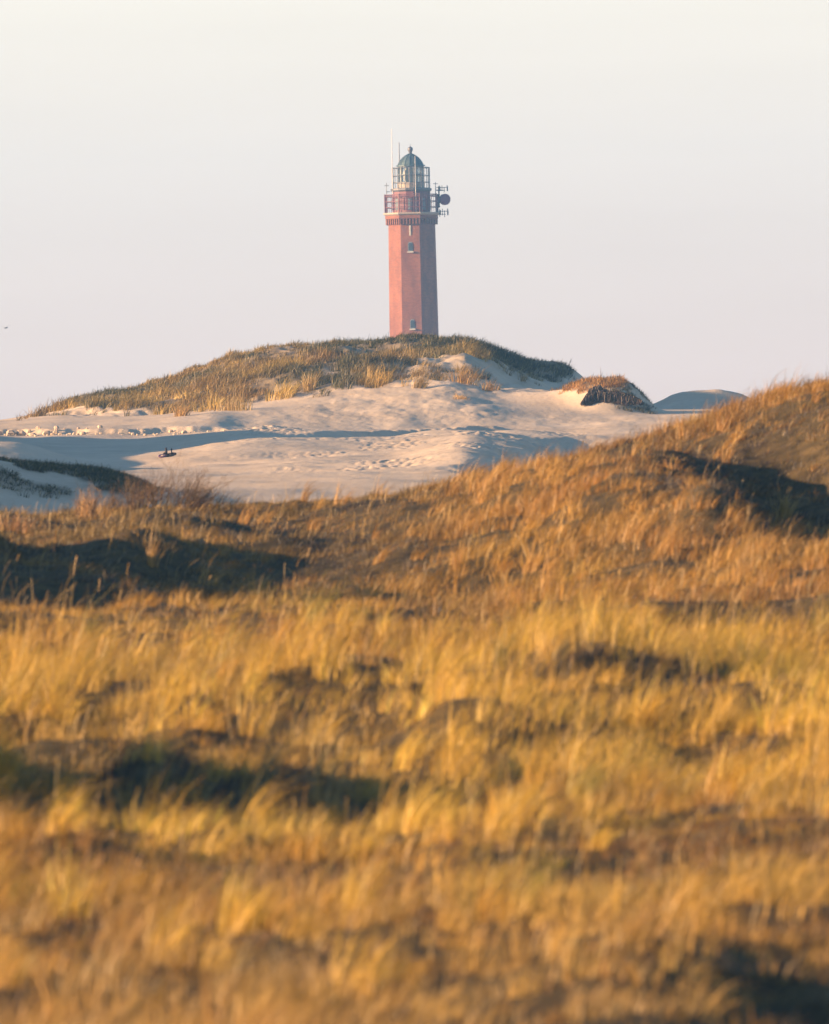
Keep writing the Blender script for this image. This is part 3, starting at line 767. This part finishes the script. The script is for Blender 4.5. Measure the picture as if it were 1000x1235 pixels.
o = mesh_np('roots', v - np.array([x0, y0, z0], np.float32), q, M['twig'], t); o.parent = e
b = MB(); K = 22; vs, fs = [], []
for j in range(8):
    for k_ in range(K):
        u = -1 + 2 * k_ / (K - 1); a = (0.78 - 0.22 * u) * (1 - abs(u) ** 2.2) + 0.08 + random.gauss(0, .03)
        w_ = j / 7
        vs.append((u * 2.0 + 0.15 + random.gauss(0, .04), -0.05 + 0.72 * w_ * a + random.gauss(0, .05), a * w_ - 0.1 + random.gauss(0, .04)))
for j in range(7):
    for k_ in range(K - 1): fs.append((j * K + k_, j * K + k_ + 1, (j + 1) * K + k_ + 1, (j + 1) * K + k_))
b.add(vs, fs); b.build('soil_bank', M['soil'], e, True)

# ------------------------------------------------------------------ clods along the eroded bank
b = MB(); R = random.Random(5)
for _ in range(120):
    px = R.uniform(-20, 170) if R.random() < .75 else R.uniform(150, 275); Yc = 423.0 + R.gauss(-0.6, 1.2) ; xx = on(px, Yc); zz = float(H(xx, Yc))
    s = min(0.24, R.lognormvariate(-2.6, 0.55)) * (1.15 if px < 120 else 0.7)
    vs = []
    for la, n_ in ((-.5, 5), (.15, 6), (.75, 4)):
        for k_ in range(6):
            a = k_ * math.pi / 3 + R.uniform(-.25, .25); rr = s * math.cos(la * 1.2) * R.uniform(.7, 1.15)
            vs.append((xx + math.cos(a) * rr * 1.3, Yc + math.sin(a) * rr, zz + s * (la + .35)))
    vs.append((xx, Yc, zz + s * 1.2))
    b.add(vs, [(j * 6 + k_, j * 6 + (k_ + 1) % 6, (j + 1) * 6 + (k_ + 1) % 6, (j + 1) * 6 + k_) for j in range(2) for k_ in range(6)] + [(12 + k_, 12 + (k_ + 1) % 6, 18) for k_ in range(6)])
tag(b.build('sand_clods', M['sandlump']), 'crumbled lumps of caked sand along the eroded foot of the big dune', 'sand lumps', kind='stuff')

# ------------------------------------------------------------------ dark flotsam on the sand
x0, y0, z0 = spot(203, 551, 300, 420)
S = y0 / F                                               # metres per photo pixel there
e = empty('driftwood_heap', (x0, y0, z0)); tag(e, 'dark heap of driftwood with two upright stubs lying on the sunlit sand', 'driftwood')


def limb(name, pts, material, n=8):
    b = MB()
    for (p, r), (q, r2) in zip(pts[:-1], pts[1:]): b.tube([c * S for c in p], [c * S for c in q], r * S, r2 * S, n)
    o = b.build(name, material, e, True); return o


limb('log', [((-4, 0, 1.0), 1.3), ((1, 1.5, 2.2), 2.4), ((6, 3, 3.2), 2.2), ((9.5, 4, 3.6), 1.2)], M['blackwood'])
limb('upright_stub', [((-2.5, 1, 2), 1.7), ((-2.2, 1, 6), 1.5), ((-2.7, 1, 9.0), 1.6), ((-2.4, 1, 11.2), 0.9)], M['blackwood'])
limb('thin_stub', [((4.3, 3, 3), 0.8), ((4.0, 3, 7), 0.7), ((4.1, 3, 9.4), 0.9), ((4.3, 3, 10.3), 0.4)], M['blackwood'])
limb('knot', [((-6.0, 0, 3.0), 0.7), ((-5.0, 0, 4.6), 1.4), ((-3.8, 0, 4.4), 1.0)], M['blackwood'])
b = MB()
for k_ in range(14):
    a, a2 = 2 * math.pi * k_ / 14, 2 * math.pi * (k_ + 1) / 14
    b.tube((math.cos(a) * 4.2 * S - 7 * S, math.sin(a) * 4.2 * S, 1.2 * S + 1.2 * S * math.sin(a)), (math.cos(a2) * 4.2 * S - 7 * S, math.sin(a2) * 4.2 * S, 1.2 * S + 1.2 * S * math.sin(a2)), 1.15 * S, n=6)
b.build('purple_ring', M['purple'], e, True)
b = MB(); b.loft([(3.6 * S, 0), (2.8 * S, 1.6 * S), (1.2 * S, 2.4 * S)], 10, c=(-6.6 * S, 0)); b.build('sand_filling', M['sandlump'], e, True)

# ------------------------------------------------------------------ lighthouse
D = 1144.0; PM = F / D
ax, az = at(500.2, 400, D)
LB = 3.5                                                  # ground at the tower
def zr(row): return at(500, row, D)[1] - LB               # height above the base for a photo row near the axis
LH = empty('lighthouse', (ax - 0.1, D, LB), math.radians(-4.6))
tag(LH, 'tall octagonal red brick lighthouse with green dome behind the big dune', 'lighthouse')
R8 = math.pi / 8
AZ = -math.pi / 2                                         # front face looks along -Y (towards the viewer) before the turn
zc0, zc1 = zr(272), zr(261.5)
r_at = lambda z: 4.09 + (zc0 - z) * 0.0105
b = MB(); b.loft([(r_at(0) + .25, -4), (r_at(0) + .25, 1.2), (r_at(1.2), 1.25)] + [(r_at(zz), zz) for zz in np.linspace(2, zc0, 10)], 8, R8); b.build('shaft', M['brick'], LH, uv=True)
b = MB(); b.loft([(4.09, zc0), (4.10, zc0 + .15), (4.12, zr(270.5)), (4.12, zr(265)), (4.62, zr(264)), (4.62, zr(260.3))], 8, R8)
for kf in range(8):                                       # brackets between the little dark arches
    a = 2 * math.pi * kf / 8
    ap = 4.12 * math.cos(R8)
    for m_ in range(7):
        tt = (m_ - 3) * 0.53
        cxx, cyy = ap * math.cos(a) - tt * math.sin(a), ap * math.sin(a) + tt * math.cos(a)
        b.box((cxx + .17 * math.cos(a), cyy + .17 * math.sin(a), (zr(271) + zr(264.4)) / 2), (0.46, 0.22, zr(264.4) - zr(271)), a)
b.build('corbel_band', M['brick'], LH, uv=True)
b = MB(); b.loft([(4.55, zr(260.3) + .003), (4.72, zr(259.6)), (4.95, zr(258.6)), (4.95, zr(256.8))], 8, R8); b.build('gallery_deck', M['stone'], LH)
zg, zt = zr(256.8), zr(235)
# gallery railing: posts, rails, thin bars
rail = MB(); RR = 4.6
for zz in (zt, zt - .28, zg + (zt - zg) * .62, zg + (zt - zg) * .3):
    for kf in range(8):
        a, a2 = R8 + kf * math.pi / 4, R8 + (kf + 1) * math.pi / 4
        rail.tube((RR * math.cos(a), RR * math.sin(a), zz), (RR * math.cos(a2), RR * math.sin(a2), zz), 0.058)
for kf in range(8):
    a, a2 = R8 + kf * math.pi / 4, R8 + (kf + 1) * math.pi / 4
    for m_ in range(1, 7):
        t_ = m_ / 7; xx = RR * (math.cos(a) * (1 - t_) + math.cos(a2) * t_); yy = RR * (math.sin(a) * (1 - t_) + math.sin(a2) * t_)
        rail.tube((xx, yy, zg), (xx, yy, zt), 0.04, n=4)
ro = rail.build('gallery_railing', M['redpaint'], LH)
for kf in range(8):
    a = R8 + kf * math.pi / 4
    b = MB(); b.box((RR * math.cos(a), RR * math.sin(a), (zg + zt) / 2 + .05), (.2, .2, zt - zg + .1), a); b.build('post', M['redpaint'], ro)
# watch room
zu = zr(231.5)
b = MB(); b.loft([(3.2, zg), (3.2, zu)], 16, math.pi / 16); wr = b.build('watch_room', M['redpaint'], LH)
for kf in range(16):
    a = kf * math.pi / 8
    b = MB(); b.box((3.155 * math.cos(a), 3.155 * math.sin(a), zg + 1.4), (.12, .62, 1.9), a); b.build('panel', M['redpaint' if kf % 2 else 'slate'], wr)
b = MB(); b.loft([(3.0, zu - .1), (3.15, zu), (3.45, zu + .25), (3.45, zu + .52)], 16, math.pi / 16); b.build('upper_deck', M['greyiron'], LH)
zd = zu + .52
zl = zr(200.5)
# lantern
b = MB(); b.loft([(2.25, zd), (2.25, zd + 1.0)], 16, 0); b.build('lantern_base', M['stone'], LH)
b = MB(); b.loft([(2.12, zd + 1.0), (2.12, zl)], 16, 0, caps=False); lg = b.build('lantern_glass', M['glass'], LH)
b = MB()
for kf in range(16):
    a = kf * math.pi / 8; b.box((2.14 * math.cos(a), 2.14 * math.sin(a), (zd + 1 + zl) / 2), (.09, .11, zl - zd - 1), a)
for zz in (zd + 1.05, (zd + 1 + zl) / 2, zl - .05): b.loft([(2.2, zz - .05), (2.2, zz + .05)], 16, 0)
b.build('glazing_bars', M['slate'], LH)
b = MB(); b.loft([(.75, zd + .9), (1.0, zd + 1.1), (1.22, zd + 1.6), (1.28, (zd + zl) / 2 + .4), (1.22, zl - .9), (.9, zl - .4), (.6, zl - .3)], 20, 0); b.build('lens', simple('pale_lens', (0.68, 0.6, 0.46), 0.2), LH, True)
b = MB()                                                  # curtains drawn behind part of the glazing
for a0, a1 in ((-2.62, -2.3), (-1.86, -1.70), (-1.52, -1.42)):
    for m_ in range(3):
        a = a0 + (a1 - a0) * (m_ + .5) / 3; b.box((2.0 * math.cos(a), 2.0 * math.sin(a), (zd + 1 + zl) / 2), (.04, 2.0 * (a1 - a0) / 3 + .01, zl - zd - 1.1), a)
b.build('blind', M['cream'], LH)
# cage round the lantern
RC = 3.12; zk = zr(202.5); cage = MB(); nC = 28
for kf in range(nC):
    a = 2 * math.pi * kf / nC; cage.tube((RC * math.cos(a), RC * math.sin(a), zd), (RC * math.cos(a), RC * math.sin(a), zk), 0.075 if kf % 7 == 0 else 0.04, n=5)
for zz, rr in ((zk, .07), (zd + (zk - zd) * .62, .05), (zd + (zk - zd) * .3, .05), (zd + .05, .06)):
    for kf in range(nC):
        a, a2 = 2 * math.pi * kf / nC, 2 * math.pi * (kf + 1) / nC
        cage.tube((RC * math.cos(a), RC * math.sin(a), zz), (RC * math.cos(a2), RC * math.sin(a2), zz), rr, n=5)
cage.build('lantern_cage', M['greyiron'], LH)
# dome
zt_ = zr(185.2)
b = MB(); hd = zt_ - zl
b.loft([(2.0, zl - .05), (2.45, zl), (2.42, zl + .16), (2.12, zl + .22), (1.98, zl + hd * .26), (1.70, zl + hd * .48), (1.32, zl + hd * .68), (.85, zl + hd * .85), (.42, zl + hd * .96), (.3, zt_)], 16, 0)
for kf in range(16):
    a = kf * math.pi / 8; pr = [(2.14, zl + .22), (1.99, zl + hd * .26), (1.71, zl + hd * .48), (1.33, zl + hd * .68), (.86, zl + hd * .85), (.43, zl + hd * .96)]
    for (r0, z0_), (r1, z1_) in zip(pr[:-1], pr[1:]): b.tube((r0 * math.cos(a), r0 * math.sin(a), z0_), (r1 * math.cos(a), r1 * math.sin(a), z1_), .05, n=4)
dm = b.build('dome', M['copper'], LH)
zb = zr(177.2)
b = MB(); b.loft([(.28, zt_ - .02), (.25, zt_ + .2), (.34, zt_ + .34), (.43, zt_ + .6), (.45, zt_ + .78), (.36, zb - .1), (.15, zb), (.03, zb + .15), (.02, zb + .5)], 14, 0); b.build('finial', M['greyiron'], dm, True)


def pole(name, px, r0, r1, rad, material, dy=-3.0, par=None):
    """an upright rod seen at a photo column between two rows (local to the tower)"""
    x0_, z0_ = at(px, r0, D); lx = x0_ - (ax - .1)
    c_, s_ = math.cos(math.radians(4.6)), math.sin(math.radians(4.6))
    X, Yl = lx * c_ - dy * s_, lx * s_ + dy * c_
    z1_ = at(px, r1, D)[1]
    b = MB(); b.tube((X, Yl, z0_ - LB), (X, Yl, z1_ - LB), rad, rad * .7, 5)
    return b, (X, Yl), name, material


b, q_, n_, m_ = pole('whip_antenna', 474, 235, 156, .075, 'pale', -1.2); b.build(n_, M[m_], LH)
b, q_, n_, m_ = pole('whip_antenna', 482, 201, 172, .10, 'greyiron', 0.3); b.build(n_, M[m_], LH)
b, q_, n_, m_ = pole('cable_duct', 502, 257, 189, .06, 'pale', -3.6); b.build(n_, M[m_], LH)
for px, r1, s in ((466.5, 221, 1), (525.5, 220, 1)):
    b, q_, n_, m_ = pole('cross_antenna', px, 235, r1, .07, 'greyiron', -1.2)
    zz = zr(r1 + 2.6 + 0.0); b.tube((q_[0] - .38, q_[1], zz), (q_[0] + .38, q_[1], zz), .05, n=5)
    zz = zr(r1 + 10); b.tube((q_[0] - .1, q_[1], zz), (q_[0] + (.6 if px < 500 else .9), q_[1] + .2, zz), .05, n=5)
    b.build(n_, M[m_], LH)
# drum antenna on its bracket
xd, zdm = at(536.8, 240.8, D); lx = xd - (ax - .1); zdm -= LB
da = math.radians(-62)
dn = Vector((math.cos(da), math.sin(da), 0)); dc = Vector((lx, -0.3, zdm))
b = MB(); b.tube(dc - dn * .3, dc + dn * .28, .93, .93, 22); b.tube(dc + dn * .28, dc + dn * .42, .93, .7, 22)
dr = b.build('drum_antenna', M['drum'], LH)
b = MB(); b.tube(dc - dn * .3, (4.6, .3, zdm), .12); b.tube((4.6, .3, zdm - 1.3), (4.6, .3, zdm + 2.2), .13); b.tube((4.3, .1, zdm - 1.2), (4.75, .3, zdm - 1.2), .09); b.tube((4.3, .1, zdm + .8), (4.75, .3, zdm + .8), .09)
b.build('bracket', M['darkiron'], dr)
for row0, row1 in ((224.5, 233), (252.5, 262.5)):        # small aerial frames above and below the drum
    zA, zB = zr(row1), zr(row0); zm = (zA + zB) / 2
    b = MB()
    xm = 5.25
    for k_, xx in enumerate((xm - .55, xm - .1, xm + .25, xm + .75)):
        b.tube((xx, .1 * k_, zA + (.25 if k_ in (1, 3) else 0)), (xx, .1 * k_, zB - (.0 if k_ != 2 else .3)), .09 if k_ == 3 else .06, n=5)
    b.tube((4.2, 0, zm + .25), (xm + .8, .3, zm + .25), .055, n=5); b.tube((4.2, 0, zm - .25), (xm + .4, .3, zm - .25), .055, n=5)
    b.box((xm + .78, .3, zm), (.2, .2, .75)); b.box((xm - .5, .0, zm + .05), (.28, .2, .8))
    b.build('aerial_array', M['greyiron'], LH)


# windows on the front face
def wall_window(row, hgt, wid, xo, slit=False):
    z = zr(row); ap = r_at(z) * math.cos(R8)
    y = -ap
    fr, gl, si = MB(), MB(), MB()
    prof = [(-wid / 2, 0), (wid / 2, 0), (wid / 2, hgt - wid / 2)] + [(wid / 2 * math.cos(t_), hgt - wid / 2 + wid / 2 * math.sin(t_)) for t_ in np.linspace(.3, math.pi - .3, 7)] + [(-wid / 2, hgt - wid / 2)]
    n = len(prof)

    def slab(bb, sc, y0, y1):
        vs = [(xo + px_ * sc, y0, z - hgt / 2 + hgt / 2 + (pz_ - hgt / 2) * sc) for px_, pz_ in prof] + [(xo + px_ * sc, y1, z + (pz_ - hgt / 2) * sc) for px_, pz_ in prof]
        bb.add(vs, [tuple(range(n)), tuple(range(2 * n - 1, n - 1, -1))] + [(k_, n + k_, n + (k_ + 1) % n, (k_ + 1) % n) for k_ in range(n)])
    slab(fr, 1.0, y - .05, y + .3)
    w_ = fr.build('window', M['cream' if slit else 'slate'], LH)
    slab(gl, 0.78, y - .10, y + .1)
    gl.build('pane', M['cream' if slit else 'winglass'], w_)
    if not slit:
        si.box((xo, y - .16, z - hgt / 2 - .1), (wid * 1.35, .36, .2)); si.build('sill', M['cream'], w_)


wall_window(298, 1.6, .78, -.02)
wall_window(391, 1.6, .74, .06)
wall_window(278.5, 1.75, .30, -.02, True)

# ------------------------------------------------------------------ gull
gx, gz = at(6.3, 394.8, 900.0)
e = empty('gull', (gx, 900.0, gz), 0.4); tag(e, 'small dark gull flying in the sky at the far left', 'bird')
b = MB(); b.loft([(.01, -.26), (.05, -.18), (.075, 0), (.06, .12), (.045, .17), (.05, .22), (.02, .27)], 8)
o = b.build('body', M['feather_grey'], e, True); o.rotation_euler = (0, math.radians(80), 0); o.location = (.12, 0, -.08)
for s_, up in ((-1, .34), (1, .10)):
    b = MB(); b.add([(.10, 0, 0), (-.08, 0, 0), (.14, s_ * .28, up * .7), (-.04, s_ * .3, up * .7), (-.06, s_ * .66, up), (-.1, s_ * .6, up),
                     (.10, 0, -.02), (-.08, 0, -.02), (.14, s_ * .28, up * .7 - .02), (-.04, s_ * .3, up * .7 - .02)],
                    [(0, 1, 3, 2), (2, 3, 5, 4), (6, 8, 9, 7), (8, 4, 5, 9), (0, 2, 8, 6), (1, 7, 9, 3)])
    o = b.build('wing', M['feather_grey'], e); o.location = (.1, 0, -.03); o.rotation_euler = (0, 0, math.radians(75))

# ------------------------------------------------------------------ haze
HAZE = 0.00019
if HAZE > 0:
    m, nt, out = mat('sea_air')
    vol = nd(nt, 'ShaderNodeVolumePrincipled', Density=HAZE, Anisotropy=0.1)
    vol.inputs['Color'].default_value = (0.24, 0.56, 1.0, 1)
    nt.links.new(vol.outputs[0], out.inputs['Volume'])
    b = MB(); b.box((0, 640, 28.0), (700, 1380, 72.0)); tag(b.build('haze', m), kind='stuff')

# ------------------------------------------------------------------ light
w = bpy.data.worlds.new('World'); scene.world = w; w.use_nodes = True
nt = w.node_tree; nt.nodes.clear(); L = nt.links.new
sky = nd(nt, 'ShaderNodeTexSky'); sky.sky_type = 'NISHITA'; sky.sun_disc = False
sky.sun_elevation = math.radians(SUN_EL)
sa = math.radians(SUN_AZ)
sdir = Vector((-math.sin(sa) * math.cos(math.radians(SUN_EL)), -math.cos(sa) * math.cos(math.radians(SUN_EL)), math.sin(math.radians(SUN_EL))))
sky.sun_rotation = math.atan2(sdir.x, sdir.y)
sky.air_density, sky.dust_density, sky.ozone_density = 1.0, 0.4, 3.0
# pale sea haze low over the horizon, the clear sky above it
geo = nd(nt, 'ShaderNodeTexCoord'); sx_ = nd(nt, 'ShaderNodeSeparateXYZ'); L(geo.outputs['Generated'], sx_.inputs[0])
mr = nd(nt, 'ShaderNodeMapRange', interpolation_type='SMOOTHSTEP'); mr.inputs['From Min'].default_value = 0.064; mr.inputs['From Max'].default_value = 0.085
mr.inputs['To Min'].default_value = 1.0; mr.inputs['To Max'].default_value = 0.0
L(sx_.outputs['Z'], mr.inputs['Value'])
cr = nd(nt, 'ShaderNodeValToRGB'); cr.color_ramp.elements[0].position = 0.0; cr.color_ramp.elements[1].position = 0.065
SK = 1.03
cr.color_ramp.elements[0].color = (0.86 * SK, 0.695 * SK, 0.635 * SK, 1); cr.color_ramp.elements[1].color = (1.015 * SK, 0.945 * SK, 0.825 * SK, 1)
L(sx_.outputs['Z'], cr.inputs['Fac'])
SKY_STRENGTH, EXPO, HZ = 0.078, 1.7, 1.0
gain = nd(nt, 'ShaderNodeMix', data_type='RGBA', blend_type='MULTIPLY'); gain.inputs[0].default_value = 1.0
kf = HZ / (SKY_STRENGTH * 2 ** EXPO); gain.inputs[7].default_value = (kf, kf, kf, 1); gain.clamp_result = False
L(cr.outputs['Color'], gain.inputs[6])
cm = nd(nt, 'ShaderNodeMapping'); cm.inputs['Scale'].default_value = (6, 6, 60); L(geo.outputs['Generated'], cm.inputs[0])
cn = nd(nt, 'ShaderNodeTexNoise', Scale=1.0, Detail=4.0); L(cm.outputs[0], cn.inputs['Vector'])
cv = nd(nt, 'ShaderNodeMapRange'); cv.inputs['From Min'].default_value = 0.3; cv.inputs['From Max'].default_value = 0.7; cv.inputs['To Min'].default_value = 0.965; cv.inputs['To Max'].default_value = 1.02
L(cn.outputs['Fac'], cv.inputs['Value'])
veil = nd(nt, 'ShaderNodeVectorMath', operation='SCALE'); L(cr.outputs['Color'], veil.inputs[0]); L(cv.outputs[0], veil.inputs['Scale']); L(veil.outputs[0], gain.inputs[6])
mxs = nd(nt, 'ShaderNodeMix', data_type='RGBA'); L(mr.outputs[0], mxs.inputs[0]); L(sky.outputs[0], mxs.inputs[6]); L(gain.outputs[2], mxs.inputs[7])
bg = nd(nt, 'ShaderNodeBackground'); bg.inputs[1].default_value = SKY_STRENGTH
L(mxs.outputs[2], bg.inputs[0])
wo = nd(nt, 'ShaderNodeOutputWorld'); L(bg.outputs[0], wo.inputs[0])

sl = bpy.data.lights.new('sun', 'SUN'); sl.energy = 5.0; sl.angle = math.radians(0.55); sl.color = (1.0, 0.65, 0.36)
so = bpy.data.objects.new('sun', sl); C.objects.link(so); so.rotation_euler = sdir.to_track_quat('Z', 'Y').to_euler(); so.location = (-60, 20, 60)

# ------------------------------------------------------------------ camera
cam = bpy.data.cameras.new('camera'); co_ = bpy.data.objects.new('camera', cam); C.objects.link(co_)
cam.sensor_fit = 'HORIZONTAL'; cam.sensor_width = 24.0; cam.lens = 24.0 * F / 1000.0
cam.clip_start, cam.clip_end = 0.5, 20000
cam.dof.use_dof = True; cam.dof.focus_distance = 520.0; cam.dof.aperture_fstop = 2.35
mt = Matrix.Rotation(math.pi / 2 - math.atan(VH / F), 4, 'X') @ Matrix.Rotation(-ROLL, 4, 'Z')
co_.matrix_world = Matrix.Translation((0, 0, CAMZ)) @ mt
scene.camera = co_

scene.view_settings.view_transform = 'Standard'; scene.view_settings.look = 'None'
scene.view_settings.exposure = EXPO; scene.view_settings.gamma = 1.0; scene.view_settings.use_curve_mapping = False
scene.cycles.max_bounces = 6; scene.cycles.diffuse_bounces = 3; scene.cycles.volume_bounces = 1; scene.cycles.transparent_max_bounces = 12
